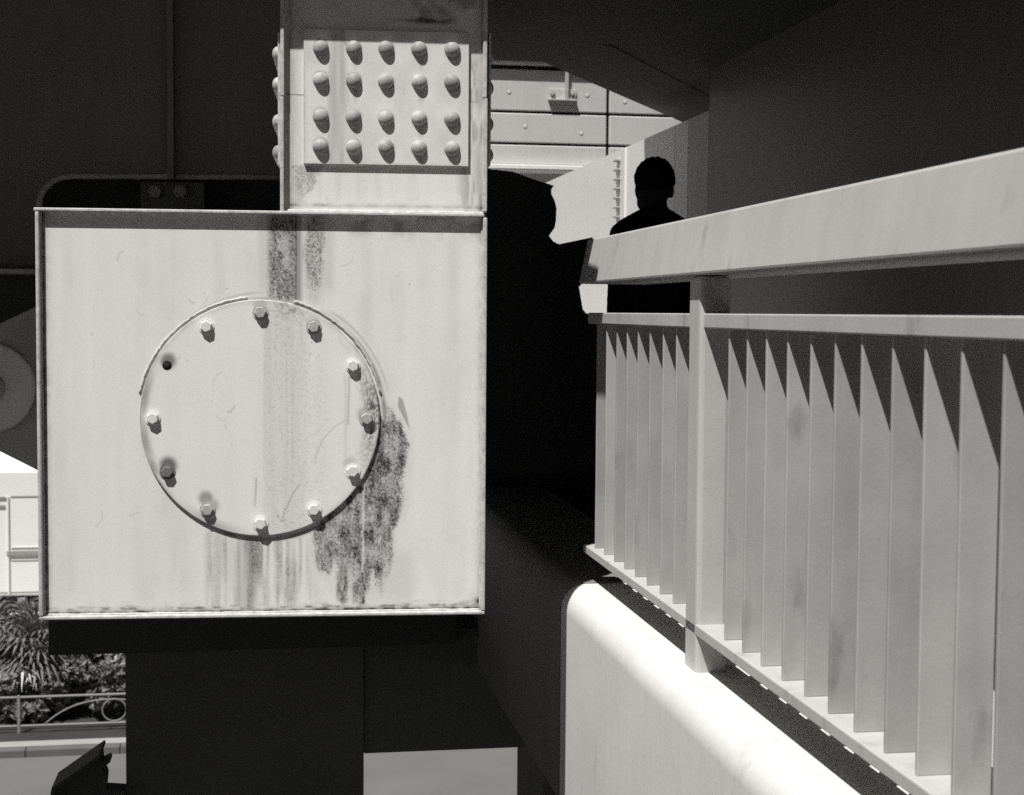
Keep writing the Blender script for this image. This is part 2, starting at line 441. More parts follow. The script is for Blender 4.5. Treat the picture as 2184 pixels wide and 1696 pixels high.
pb(103, 975, 1300, 1386, FYp - 0.05, 0.8, 'cap_plate', M['black_steel'], pf)
# knee brace
kb = thing('knee_brace', 'dark sloping steel brace with a notched tip beside the portal column', 'brace', at(170, 1690, Y=FYp - 0.1))
zz = [(425, 1800), (430, 1696), (440, 1640), (850, 1352), (868, 1345), (875, 1410), (938, 1384), (945, 1412), (866, 1480), (903, 1500), (915, 1540), (905, 1645), (1066, 1655), (1070, 1800)]
MB().prism([at(x * .2489, 1274 + y * .2489, Y=FYp - 0.1) for x, y in zz], (0, 0.09, 0)).build('gusset', M['black_steel'], kb)
MB().prism([at(x * .2489, 1274 + y * .2489, Y=FYp - 0.16) for x, y in [(425, 1800), (430, 1700), (440, 1640), (850, 1352), (862, 1372), (470, 1660), (450, 1800)]], (0, 0.22, 0)).build('flange', M['black_steel'], kb)

# ------------------------------------------------------------------ dark girder upper left
WY = 5.5
gd = thing('plate_girder', 'dark brown steel plate girder with upright stiffener left of the column', 'girder', at(300, 575, Y=WY))
poly = [(-420, -420), (700, -420), (700, 376), (150, 376)]
for k in range(1, 8):
    an = -math.pi / 2 - k * (math.pi / 2) / 8
    poly.append((150 + 68 * math.cos(an), 444 + 68 * math.sin(an)))
poly += [(82, 444), (82, 578), (-420, 578)]
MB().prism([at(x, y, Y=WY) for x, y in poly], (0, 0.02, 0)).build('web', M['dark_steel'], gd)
rimp = [at(82, 580, Y=WY), at(82, 500, Y=WY)] + [at(x, y, Y=WY) for x, y in reversed(poly[3:11])] + [at(250, 376, Y=WY), at(450, 377, Y=WY), at(690, 379, Y=WY)]
MB().tube(rimp, 0.011, 8).build('curved_flange', M['mid_steel'], gd)
pb(355, 369, -420, 382, WY - 0.09, 0.089, 'stiffener', M['dark_steel'], gd, bevel=0.002)
pb(-420, 81, 571, 580, WY - 0.12, 0.3, 'bottom_flange', M['mid_steel'], gd, bevel=0.003)
pb(-420, 700, 340, 700, WY + 0.42, 0.05, 'back_plate', M['black_steel'], gd)
pb(300, 436, 388, 520, WY + 0.3, 0.11, 'bracket_plate', M['dark_steel'], gd)
hexm = MB().lathe([(0.0, -0.03), (0.022, -0.03), (0.027, -0.026), (0.027, 0.0)], (0, 0, 0), 'y', 6, False).mesh('bolt', M['mid_steel'])
for xx in (331, 385):
    q = at(xx, 409, Y=WY + 0.3); inst('bolt', hexm, gd, (q.x, WY + 0.3, q.z))
# pin bearing far left
BY = 5.45
pbn = thing('pin_bearing', 'grey round pin bearing on a dark gusset at the left edge', 'bearing', at(-20, 965, Y=BY))
MB().prism([at(x, y, Y=BY) for x, y in [(-200, 790), (0, 690), (72, 656), (150, 620), (260, 620), (260, 1090), (150, 1040), (72, 999), (0, 963), (-200, 865)]], (0, 0.06, 0)).build('gusset', M['mid_steel'], pbn, 0.003)
c = at(-22, 827, Y=BY)
kx = (at(78, 827, Y=BY) - c).length
MB().lathe([(0, -0.035), (kx * 0.93, -0.035), (kx, -0.03), (kx, 0.0)], c, 'y', 64).build('disc', material('bearing_disc', 0.78, 0.5, 0.15, 12, 0.1, 160, 0.1), pbn)
MB().lathe([(0, -0.06), (kx * 0.30, -0.06), (kx * 0.37, -0.05), (kx * 0.37, -0.03)], c, 'y', 40).build('hub', M['mid_steel'], pbn)

# ------------------------------------------------------------------ box beam with bolted round cover
BPY = 4.20
PR = 0.020                                     # edge flanges stand proud of the end plate
YF = BPY - PR
beam = thing('box_beam', 'white painted steel box beam end with round bolted cover', 'beam', at(550, 1316, Y=BPY))
def panel(name, x0, x1, y0, y1, Y, step, fn, parent, mat):
    nx = int((x1 - x0) / step) + 1; ny = int((y1 - y0) / step) + 1
    gx, gy = np.meshgrid(np.linspace(x0, x1, nx), np.linspace(y0, y1, ny))
    xm_ = (x0 + x1) / 2; ym = (y0 + y1) / 2
    xl, xr = at(x0, ym, Y=Y).x, at(x1, ym, Y=Y).x; zt_, zb_ = at(xm_, y0, Y=Y).z, at(xm_, y1, Y=Y).z
    u = (gx - x0) / (x1 - x0); v = (gy - y0) / (y1 - y0)
    P = np.stack([xl + (xr - xl) * u, np.full_like(gx, Y), zt_ + (zb_ - zt_) * v], -1).reshape(-1, 3)
    idx = np.arange(nx * ny).reshape(ny, nx)
    f = np.stack([idx[:-1, :-1], idx[1:, :-1], idx[1:, 1:], idx[:-1, 1:]], -1).reshape(-1, 4)
    me = bpy.data.meshes.new(name)
    me.vertices.add(len(P)); me.vertices.foreach_set('co', P.ravel())
    me.loops.add(f.size); me.loops.foreach_set('vertex_index', f.ravel().astype(np.int32))
    me.polygons.add(len(f)); me.polygons.foreach_set('loop_start', np.arange(0, f.size, 4, dtype=np.int32))
    me.update(calc_edges=True)
    at_ = me.attributes.new('stain', 'FLOAT', 'POINT')
    at_.data.foreach_set('value', np.clip(fn(gx, gy), 0, 1).ravel().astype(np.float32))
    me.materials.append(mat)
    return link(bpy.data.objects.new(name, me), parent)

CCX, CCY, CR = 556, 892, 253
def grain(x, y, s=1, seed=3): return fbm(x / (3.2 * s), y / (3.2 * s), seed, 3)
DZP = lambda pts: [(182 + .5258 * x, 436.8 + .5258 * y) for x, y in pts]
patch = DZP([(1195, 800), (1235, 830), (1270, 895), (1290, 960), (1285, 1030), (1270, 1130), (1278, 1200), (1262, 1270), (1228, 1330), (1240, 1420),
             (1220, 1480), (1192, 1585), (1168, 1560), (1150, 1490), (1130, 1560), (1115, 1650), (1080, 1625), (1000, 1610), (985, 1560), (992, 1450), (962, 1505),
             (930, 1480), (905, 1400), (890, 1310), (1000, 1210), (1100, 1100)])
def scratches(x, y, n, x0, x1, y0, y1, seed, op=0.35):
    r = random.Random(seed); s = np.zeros_like(x)
    for i in range(n):
        a = r.uniform(x0, x1); b = r.uniform(y0, y1); an = r.gauss(1.9, 0.5); l = r.uniform(8, 48); cv = r.uniform(-0.5, 0.5)
        pts = [(a, b)]
        for k in range(4):
            pts.append((pts[-1][0] + math.cos(an + cv * k) * l / 4, pts[-1][1] + math.sin(an + cv * k) * l / 4))
        s = np.maximum(s, stroke(x, y, pts, r.uniform(1.5, 3.0)) * r.uniform(0.25, 1) * op)
    for i in range(n):
        s = np.maximum(s, stroke(x, y, [(a := r.uniform(x0, x1), b := r.uniform(y0, y1)), (a + .1, b)], r.uniform(2, 4.5)) * r.uniform(0.2, 1) * op * 1.4)
    return s
def plate_stain(x, y):
    wob = (fbm(x / 22, y / 60, 5) - .5) * 18
    g1 = grain(x, y, 1, 3); g2 = grain(x, y, 0.6, 9)
    # rust run from the top edge down to the cover
    t1 = sst(548, 578, x + wob * 1.3) * (1 - sst(617, 624, x + wob * .15)) * 0.66 * (1 - .35 * sst(.45, .7, fbm(x / 13, y / 40, 15)))
    t2 = sst(634, 650, x + wob) * (1 - sst(672, 688, x + wob + (y - 490) * .05)) * 0.72 * (1 - 0.5 * sst(560, 640, y))
    t0 = sst(618, 621, x) * (1 - sst(626, 640, x)) * 0.42
    top = (t1 * (0.75 + .9 * (g2 - .5) + .7 * (fbm(x / 2.1, y / 3.2, 78, 2) - .5)) + t2 * (.55 + 1.0 * (g2 - .5) + .8 * (fbm(x / 2.1, y / 3.2, 79, 2) - .5)) * (.4 + fbm(x / 14, y / 30, 13)) + t0) * (1 - sst(630, 660, y))
    top = top * 1.45
    top = np.maximum(top, 0.17 * sst(530, 548, x) * (1 - sst(690, 712, x)) * (1 - sst(600, 640, y)))
    # big rusted patch beside and below the cover
    d = in_poly(x + wob * .6 + (fbm(x / 7, y / 11, 12) - .5) * 14, y + (fbm(x / 9, y / 14, 11) - .5) * 26, patch)
    pm = sst(-5, 7, d + (g2 - .5) * 12)
    med = fbm(x / 16, y / 38, 21)
    big = pm * (0.50 + .50 * (g2 - .5) + .55 * (fbm(x / 2.1, y / 3.2, 77, 2) - .5) + .7 * (med - .5))
    big *= 1.36
    big *= 1 - .25 * sst(1060, 1290, y) * sst(.35, .65, fbm(x / 8, y / 60, 22))
    big = np.maximum(big, .16 * sst(-26, 4, d) * (.4 + .9 * fbm(x / 8, y / 50, 23)))
    big *= 1 - 0.75 * stroke(x + (fbm(x * 0, y / 8, 4) - .5) * 5, y, [(766, 1030), (765, 1220)], 4)
    low = sst(1180, 1290, y)
    big *= 1 - low * sst(.5, .65, vnoise(x / 9, y / 150, 31)) * .6
    halo = 0.14 * sst(700, 740, x) * (1 - sst(860, 895, x)) * sst(1150, 1200, y)
    # streaks below the cover
    s = vnoise(x / 7, y / 130, 41) * .6 + fbm(x / 19, y / 120, 42) * .6
    st = sst(418, 440, x) * (1 - sst(640, 690, x)) * sst(1100, 1150, y) * sst(.35, 1.0, s) * .46 * (.35 + 1.1 * fbm(x / 30, y / 45, 44)) * (0.7 + .5 * sst(.4, .6, g2))
    st += sst(484, 500, x) * (1 - sst(530, 550, x)) * sst(1120, 1150, y) * .28
    # chip right of the cover
    chip = sst(-1, 2, in_poly(x, y, DZP([(1255, 768), (1272, 780), (1290, 840), (1305, 915), (1275, 860), (1250, 810)]))) * .5
    # grime creeping along the cover rim
    rr = np.hypot(x - CCX, y - CCY)
    ang = np.arctan2(y - CCY, x - CCX)
    rim = np.exp(-((rr - CR - 3) / 6.0) ** 2) * (0.35 + .8 * fbm(ang * 9 + 20, rr / 20, 51)) * .75
    rim += np.exp(-((rr - CR - 17) / 3.0) ** 2) * 0.3 * (sst(-2.6, -2.3, ang) * (1 - sst(-1.7, -1.4, ang)) + sst(-1.1, -.95, ang) * (1 - sst(-.35, -.1, ang)))
    rim += sst(CR - 2, CR + 2, rr) * np.exp(-np.maximum(rr - CR, 0) / 9) * .7 * np.exp(-((ang - math.pi + .22) / .16) ** 2)
    # edges: dirt along the frame
    e = np.exp(-np.minimum(np.minimum(x - 92, 1024 - x), 1300 - y) / 7.0) * (.3 + .9 * fbm(x / 14, y / 14, 61)) * .85
    e += np.exp(-np.abs(1294 - y) / 6) * sst(.45, .7, fbm(x / 18, y / 5, 63)) * .5
    e += np.exp(-np.hypot(x - 1018, y - 1288) / 9) * .8
    e += 0.35 * np.exp(-np.maximum(y - 488, 0) / 14) * sst(.4, .7, fbm(x / 30, y / 30, 64)) * sst(700, 760, x)
    # broad faint vertical bands
    band = (vnoise(x / 60, y / 900, 71) - .4) * .16 + (fbm(x / 24, y / 200, 72) - .5) * .16 + (fbm(x / 30, y / 30, 73) - .5) * .08 + sst(230, 250, x) * (1 - sst(300, 350, x)) * .05
    sc = scratches(x, y, 16, 110, 1010, 500, 1280, 5, .32)
    return np.maximum.reduce([top, big, halo, st, chip, rim, e, sc, np.maximum(band, 0)]) 
panel('end_plate', 84, 1030, 452, 1308, BPY, 2.0, plate_stain, beam, M['white_paint'])
# edge flanges
def fl(x0, x1, y0, y1, name='edge_flange'):
    zt_, zb_ = at(550, y0, Y=YF).z, at(550, y1, Y=YF).z; ym = (y0 + y1) / 2 if y1 - y0 > 100 else 880
    a = Vector((at(x0, ym, Y=YF).x, 0, zt_)); b = Vector((at(x1, ym, Y=YF).x, 0, zb_))
    return MB().box(a.x, b.x, YF, BPY + 1.9, b.z, a.z).build(name, M['white_bare'], beam, 0.003)
fl(71.5, 1028.5, 449, 457)
fl(74.5, 83, 457.3, 1309.5)
fl(1026, 1034.5, 449.2 + 8.3, 1309.5)
fl(74.7, 1034.3, 1309.8, 1317.5)
a = at(84, 460, Y=BPY); b = at(1026, 1306, Y=BPY)
MB().box(a.x, b.x, BPY + 0.004, BPY + 1.9, b.z, a.z).build('core', M['dark_steel'], beam)
# weld beads inside the frame
wz = MB()
for (x0, y0, x1, y1) in ((86, 459, 86, 1306), (86, 1306, 1023, 1306), (1023, 1306, 1023, 459)):
    a = Vector((at(x0, 880, Y=BPY).x, BPY, at(550, y0, Y=BPY).z)); b = Vector((at(x1, 880, Y=BPY).x, BPY, at(550, y1, Y=BPY).z))
    n = 60; pts = [a.lerp(b, k / n) + Vector((rnd.uniform(-1, 1), rnd.uniform(-1, 1), rnd.uniform(-1, 1))) * 0.0007 for k in range(n + 1)]
    wz.tube(pts, 0.004, 6)
wz.build('weld_bead', M['white_bare'], beam)
# round cover
cc = at(CCX, CCY, Y=BPY)
SX = (at(CCX + 100, CCY, Y=BPY) - cc).length / 100
SZ = (at(CCX, CCY + 100, Y=BPY) - cc).length / 100
crad = CR * (SX + SZ) / 2; TH = 0.0085
def disc_stain(x, y):
    g1 = grain(x, y, 1, 103); rr = np.hypot(x - CCX, y - CCY); ang = np.arctan2(y - CCY, x - CCX)
    mid = 0.15 * sst(556, 570, x) * (1 - sst(640, 668, x)) * (.45 + .8 * vnoise(x / 6, y / 220, 5)) * (0.75 + .5 * fbm(x / 30, y / 30, 8))
    mid += .2 * sst(.62, .75, grain(x, y, .8, 8)) * sst(540, 570, x) * (1 - sst(680, 720, x))
    topg = np.exp(-np.hypot((x - 622) / 38, (y - 645) / 42) ** 2) * (.25 + .8 * sst(.4, .65, g1)) * .7
    edge = np.exp(-np.maximum(CR - rr, 0) / 4.5) * (.2 + .9 * fbm(ang * 8 + 30, rr / 30, 12)) * .8
    right = np.exp(-((ang - (-0.05)) / .42) ** 2) * sst(CR - 44, CR - 14, rr) * (.35 + .9 * sst(.35, .62, g1)) * .72
    left = np.exp(-((np.abs(ang) - 2.95) / .2) ** 2) * (x < CCX) * sst(CR - 22, CR - 6, rr) * .55
    ll = np.exp(-((ang - 2.0) / .25) ** 2) * sst(CR - 26, CR - 4, rr) * .45
    ll += np.exp(-((ang - 2.72) / .12) ** 2) * sst(CR - 20, CR - 4, rr) * .55
    run = stroke(x, y, [(746, 790), (744, 860), (743, 905)], 4) * .35 + stroke(x, y, [(737, 800), (738, 980)], 5) * .15
    hal = np.zeros_like(x)
    for (bx, by, rad, k) in ((362, 771, 24, .75), (361, 992, 27, .85), (440, 1062, 22, .6), (450, 1078, 25, .45), (780, 884, 24, .5), (556, 650, 22, .4), (748, 990, 22, .35), (668, 688, 22, .35)):
        hal = np.maximum(hal, k * (1 - sst(rad * .35, rad, np.hypot(x - bx, y - by))))
    arcs = stroke(x, y, [(744, 892), (715, 910), (690, 935), (676, 965), (672, 990)], 2.5) * .3
    arcs = np.maximum(arcs, stroke(x, y, [(640, 1032), (622, 1058), (610, 1085), (602, 1108)], 3.2) * .55)
    arcs = np.maximum(arcs, stroke(x, y, [(547, 1020), (545, 1050), (542, 1078)], 3) * .5)
    arcs = np.maximum(arcs, stroke(x, y, [(590, 1096), (600, 1112), (606, 1110)], 3) * .6)
    arcs = np.maximum(arcs, stroke(x, y, [(502, 866), (492, 880), (486, 878)], 3) * .35)
    sc = scratches(x, y, 12, 380, 740, 700, 1110, 15, .28)
    return np.maximum.reduce([mid, topg, edge, right, left, ll, run, hal, arcs, sc])
cov = MB(); NR, NA = 120, 288; sv = []
for i in range(NR + 1):
    r = i / NR
    for k in range(NA):
        an = 2 * math.pi * k / NA
        cov.v.append((cc.x + crad * r * math.cos(an), BPY - TH + (0.0015 if i == NR else 0), cc.z + crad * r * math.sin(an)))
for i in range(NR):
    for k in range(NA):
        b = (k + 1) % NA
        cov.f.append((i * NA + k, i * NA + b, (i + 1) * NA + b, (i + 1) * NA + k)); cov.sm.append(False)
base = NR * NA
for k in range(NA):
    an = 2 * math.pi * k / NA
    cov.v.append((cc.x + crad * 1.001 * math.cos(an), BPY + 0.002, cc.z + crad * 1.001 * math.sin(an)))
for k in range(NA):
    b = (k + 1) % NA
    cov.f.append((base + k, base + b, base + NA + b, base + NA + k)); cov.sm.append(True)
covo = cov.build('round_cover', M['white_paint'], beam, fix=False)
pv_ = np.array(cov.v)
sx_ = CCX + (pv_[:, 0] - cc.x) / SX; sy_ = CCY - (pv_[:, 2] - cc.z) / SZ
covo.data.attributes.new('stain', 'FLOAT', 'POINT').data.foreach_set('value', np.clip(disc_stain(sx_, sy_), 0, 1).astype(np.float32))
# sealant bead round the cover
def arc(a0, a1, rr, n, jit):
    return [cc + Vector((rr * math.cos(t), -0.001, rr * math.sin(t))) * 1.0 + Vector((rnd.uniform(-1, 1) * jit, 0, rnd.uniform(-1, 1) * jit)) for t in [math.radians(a0 + (a1 - a0) * k / n) for k in range(n + 1)]]
MB().tube(arc(12, 74, crad * 1.028, 40, 0.0012), 0.0038, 6).build('sealant_bead', M['white_bare'], beam)
MB().tube(arc(96, 168, crad * 1.022, 46, 0.0012), 0.0032, 6).build('sealant_bead', M['white_bare'], beam)
# bolts
BH = 0.0135
def bolt_mesh(name, mat):
    m = MB()
    m.lathe([(0.021, -TH), (0.021, -TH - 0.0022), (0.0, -TH - 0.0022)][::-1], (0, 0, 0), 'y', 20, False)
    m.lathe([(0.0, -TH - BH), (0.0140, -TH - BH), (0.0165, -TH - BH + 0.002), (0.0165, -TH - 0.002)], (0, 0, 0), 'y', 6, False)
    return m.mesh(name, mat)
bA, bB, bC = bolt_mesh('bolt', M['bolt']), bolt_mesh('bolt_rusted', M['rust_bolt']), bolt_mesh('bolt_dull', material('dull_bolt', 0.42, 0.6, 0.3, 60, 0.3, 160, 0.3))
BR = 0.287
for k in range(12):
    an = math.radians(90 - 30 * k)
    p = cc + Vector((BR * math.cos(an), 0, BR * math.sin(an)))
    if k == 10:
        o = MB().lathe([(0.0, -TH - 0.0008), (0.0125, -TH - 0.0008), (0.0125, -TH + 0.001)], p, 'y', 20).build('bolt_hole', M['hole'], covo)
        o['label'] = 'empty dark bolt hole with rusty halo'
        continue
    me = bB if k == 8 else (bC if k in (3, 7, 0, 1) else bA)
    o = inst('bolt', me, covo, (p.x + rnd.uniform(-1, 1) * .001, BPY, p.z + rnd.uniform(-1, 1) * .001), (0, rnd.uniform(0, 1), 0))
    if k == 8: o['label'] = 'rusted dark bolt'

# ------------------------------------------------------------------ steel column with riveted splice
COY = BPY + 0.012
col = thing('steel_column', 'white painted steel column with riveted splice plate above the box beam', 'column', at(820, 447, Y=COY))
def col_stain_shade(x, y):
    g1 = grain(x, y, 1, 203)
    e = np.exp(-np.abs(x - 618) / 12) * (.3 + .8 * fbm(x / 8, y / 30, 3)) * .7
    e += np.exp(-np.abs(x - 1024) / 16) * (.2 + .9 * fbm(x / 8, y / 40, 4)) * .75
    e += np.exp(-np.abs(y - 441) / 5) * (.2 + .9 * fbm(x / 14, y / 8, 6)) * .7
    stn = sst(-4, 10, in_poly(x + (fbm(x / 15, y / 15, 7) - .5) * 30, y, [(622, 352), (690, 352), (676, 380), (664, 410), (640, 440), (622, 440)])) * (.45 + .9 * (grain(x, y, .6, 33) - .5) + .6 * (fbm(x / 12, y / 20, 34) - .5)) * .9
    rs = sst(960, 1000, x) * (1 - sst(1016, 1030, x)) * (.25 + .7 * sst(.4, .65, fbm(x / 6, y / 40, 9))) * .5
    rs *= sst(80, 140, y)
    rs2 = sst(980, 985, x) * sst(370, 430, y) * sst(.5, .7, vnoise(x / 5, y / 60, 19)) * .35
    up = (1 - sst(56, 84, y + (fbm(x / 40, y / 40, 12) - .5) * 22)) * (.25 * fbm(x / 35, y / 50, 13))  # overhead shade on the column head, painted into the mask
    blob = np.exp(-((x - 905) / 75) ** 2 - ((y - 42 + (fbm(x / 30, y * 0, 17) - .5) * 14) / 7) ** 2) * .75 * sst(.3, .55, fbm(x / 20, y / 9, 14)) + .55 * sst(.5, .75, fbm(x / 45, y / 60, 16)) * sst(850, 900, x) * (1 - sst(20, 60, y))
    ln = stroke(x, y, [(610, 206), (660, 207)], 2.4) * .9 + stroke(x, y, [(990, 213), (1032, 214)], 2.4) * .9
    vb = (vnoise(x / 10, y / 300, 23) - .45) * .25
    return np.maximum.reduce([e, stn, rs, rs2, up, blob, ln, np.maximum(vb, 0), scratches(x, y, 14, 630, 1010, 10, 430, 23, .4)])
panel('web', 606, 1036, -330, 453, COY, 2.2, col_stain_shade, col, M['white_paint'])
def cb(x0, x1, y0, y1, Y, d, name, mat=None, bev=0.002, parent=col):
    a = at(x0, y0, Y=Y); b = at(x0, y1, Y=Y); e = at(x1, y1, Y=Y)
    return MB().box(b.x, e.x, Y, Y + d, b.z, at(x0, y0, Y=Y).z).build(name, mat or M['white_bare'], parent, bev)
cb(598.5, 606.5, -330, 205, COY - 0.022, 0.30, 'flange')
cb(598, 606, 206.5, 453, COY - 0.022, 0.30, 'flange')
cb(1027, 1035.5, -330, 212, COY - 0.014, 0.30, 'flange')
cb(1027, 1035.5, 213.5, 453, COY - 0.014, 0.30, 'flange')
# weld at the foot
wzz = at(550, 448.5, Y=YF).z
MB().tube([Vector((at(600 + 4.4 * k, 447, Y=COY).x, COY - 0.003, wzz + rnd.uniform(0, .002))) for k in range(98)], 0.006, 6).build('weld_bead', M['white_bare'], col)
def splice_stain_shade(x, y):
    g1 = grain(x, y, 1, 303)
    vb = sst(690, 705, x) * (1 - sst(728, 745, x)) * (.5 + .5 * vnoise(x / 8, y / 90, 3)) * .42
    e = np.exp(-np.minimum(np.minimum(x - 648, 998 - x), np.minimum(y - 66, 353 - y)) / 3.5) * (.3 + .7 * fbm(x / 10, y / 10, 5)) * .5
    sp = stroke(x, y, [(733, 96), (736, 99)], 5) * .7 + stroke(x, y, [(727, 175), (742, 205), (736, 240)], 2) * .4
    tr_shade = sst(940, 985, x) * (1 - sst(85, 110, y)) * .3 * (1 - np.exp(-np.hypot((x - 955) / 14, (y - 75) / 20) ** 2))  # shade at the top right corner, put into the colour
    sh = sst(960, 985, x) * .14  # shade over the right rivet column, put into the colour
    ft = .06 + (fbm(x / 50, y / 60, 6) - .45) * .35
    spk = sst(.68, .8, grain(x, y, .7, 9)) * .18
    for i, xr in enumerate((684, 753, 822, 892, 962)):
        for j, yr in enumerate((107, 176, 254, 317)):
            q = np.hypot(x - xr, y - yr - (i - 2) * 1.5)
            spk = np.maximum(spk, np.exp(-np.maximum(q - 16, 0) / 3.0) * (.25 + .6 * fbm(x / 7, y / 7, 40 + i * 4 + j)) * .75)
            spk = np.maximum(spk, np.exp(-((x - xr - 3) / 7) ** 2) * sst(yr, yr + 20, y) * (1 - sst(yr + 25, yr + 62, y)) * .22 * (i % 2 + .5))
    return np.maximum.reduce([vb, e, sp, tr_shade, sh, np.maximum(ft, 0), spk, scratches(x, y, 10, 660, 990, 80, 340, 29, .35)])
STH = 0.010
SPY = COY - STH
sp = panel('splice_plate', 647.5, 996.5, 69, 353, SPY, 2.0, splice_stain_shade, col, M['white_paint'])
a = at(647.5, 69, Y=SPY); b = at(996.5, 353, Y=SPY)
v0 = sp.data.vertices
xs_ = [v.co.x for v in v0]; zs_ = [v.co.z for v in v0]
MB().box(min(xs_), max(xs_), SPY + 0.0004, COY + 0.001, min(zs_), max(zs_)).build('plate_edge', M['white_bare'], sp)
# rivets
rr_ = 0.0200; hh = 0.0140
prof = [(rr_ * 1.08, 0.0), (rr_ * 1.06, -0.002), (rr_, -0.003)] + [(rr_ * math.cos(t), -0.003 - hh * math.sin(t)) for t in [math.pi / 2 * k / 7 for k in range(1, 8)]]
prof[-1] = (0.0004, prof[-1][1])
rvm = MB().lathe(prof, (0, 0, 0), 'y', 20).mesh('rivet', M['rivet'])
for i, xr in enumerate((684, 753, 822, 892, 962)):
    for j, yr in enumerate((107, 176, 254, 317)):
        q = at(xr, yr + (i - 2) * 1.5, Y=SPY)
        inst('rivet', rvm, sp, (q.x + rnd.uniform(-1, 1) * .001, SPY, q.z + rnd.uniform(-1, 1) * .001), (0, rnd.uniform(0, 6), 0))
# side splice plates on the flanges with rivets seen edge on
ssp = cb(592.5, 598.2, 69, 353, COY - 0.005, 0.28, 'side_splice_plate')
rvx = MB().lathe([(r, h) for r, h in prof], (0, 0, 0), 'x', 18).mesh('rivet', M['rivet'])
xl = at(592.5, 200, Y=COY).x
for yr in (112, 178, 258, 324):
    for dy in (0.03, 0.10, 0.17, 0.24):
        q = at(592, yr, Y=COY + dy)
        inst('rivet', rvx, ssp, (xl, COY + dy, at(592, yr, Y=COY).z))
ssr = cb(1036, 1041.5, 75, 356, COY + 0.02, 0.25, 'side_splice_plate')
rvx2 = MB().lathe([(r, -h) for r, h in prof], (0, 0, 0), 'x', 18).mesh('rivet', M['rivet'])
xr_ = at(1041.5, 200, Y=COY).x
for yr in (116, 184, 262, 328):
    for dy in (0.06, 0.13, 0.20):
        inst('rivet', rvx2, ssr, (xr_, COY + 0.02 + dy, at(1040, yr, Y=COY).z))
# unseen cap added above the frame to shade the head of the column
a = at(600, 0, Y=COY)
capz = a.z + 0.16
MB().box(a.x - 0.1, a.x + 0.62, COY - 0.13, COY + 0.5, capz, capz + 0.05).build('cap_plate', M['dark_steel'], col, 0.004)

# the beam and its column stand a few degrees off square to the railing
piv = Vector((0.0, BPY, 0.0)); rz = math.radians(-3.4); RZ = Matrix.Rotation(rz, 3, 'Z')
for o in (beam, col):
    o.location = piv + RZ @ (o.location - piv); o.rotation_euler = (0, 0, rz)

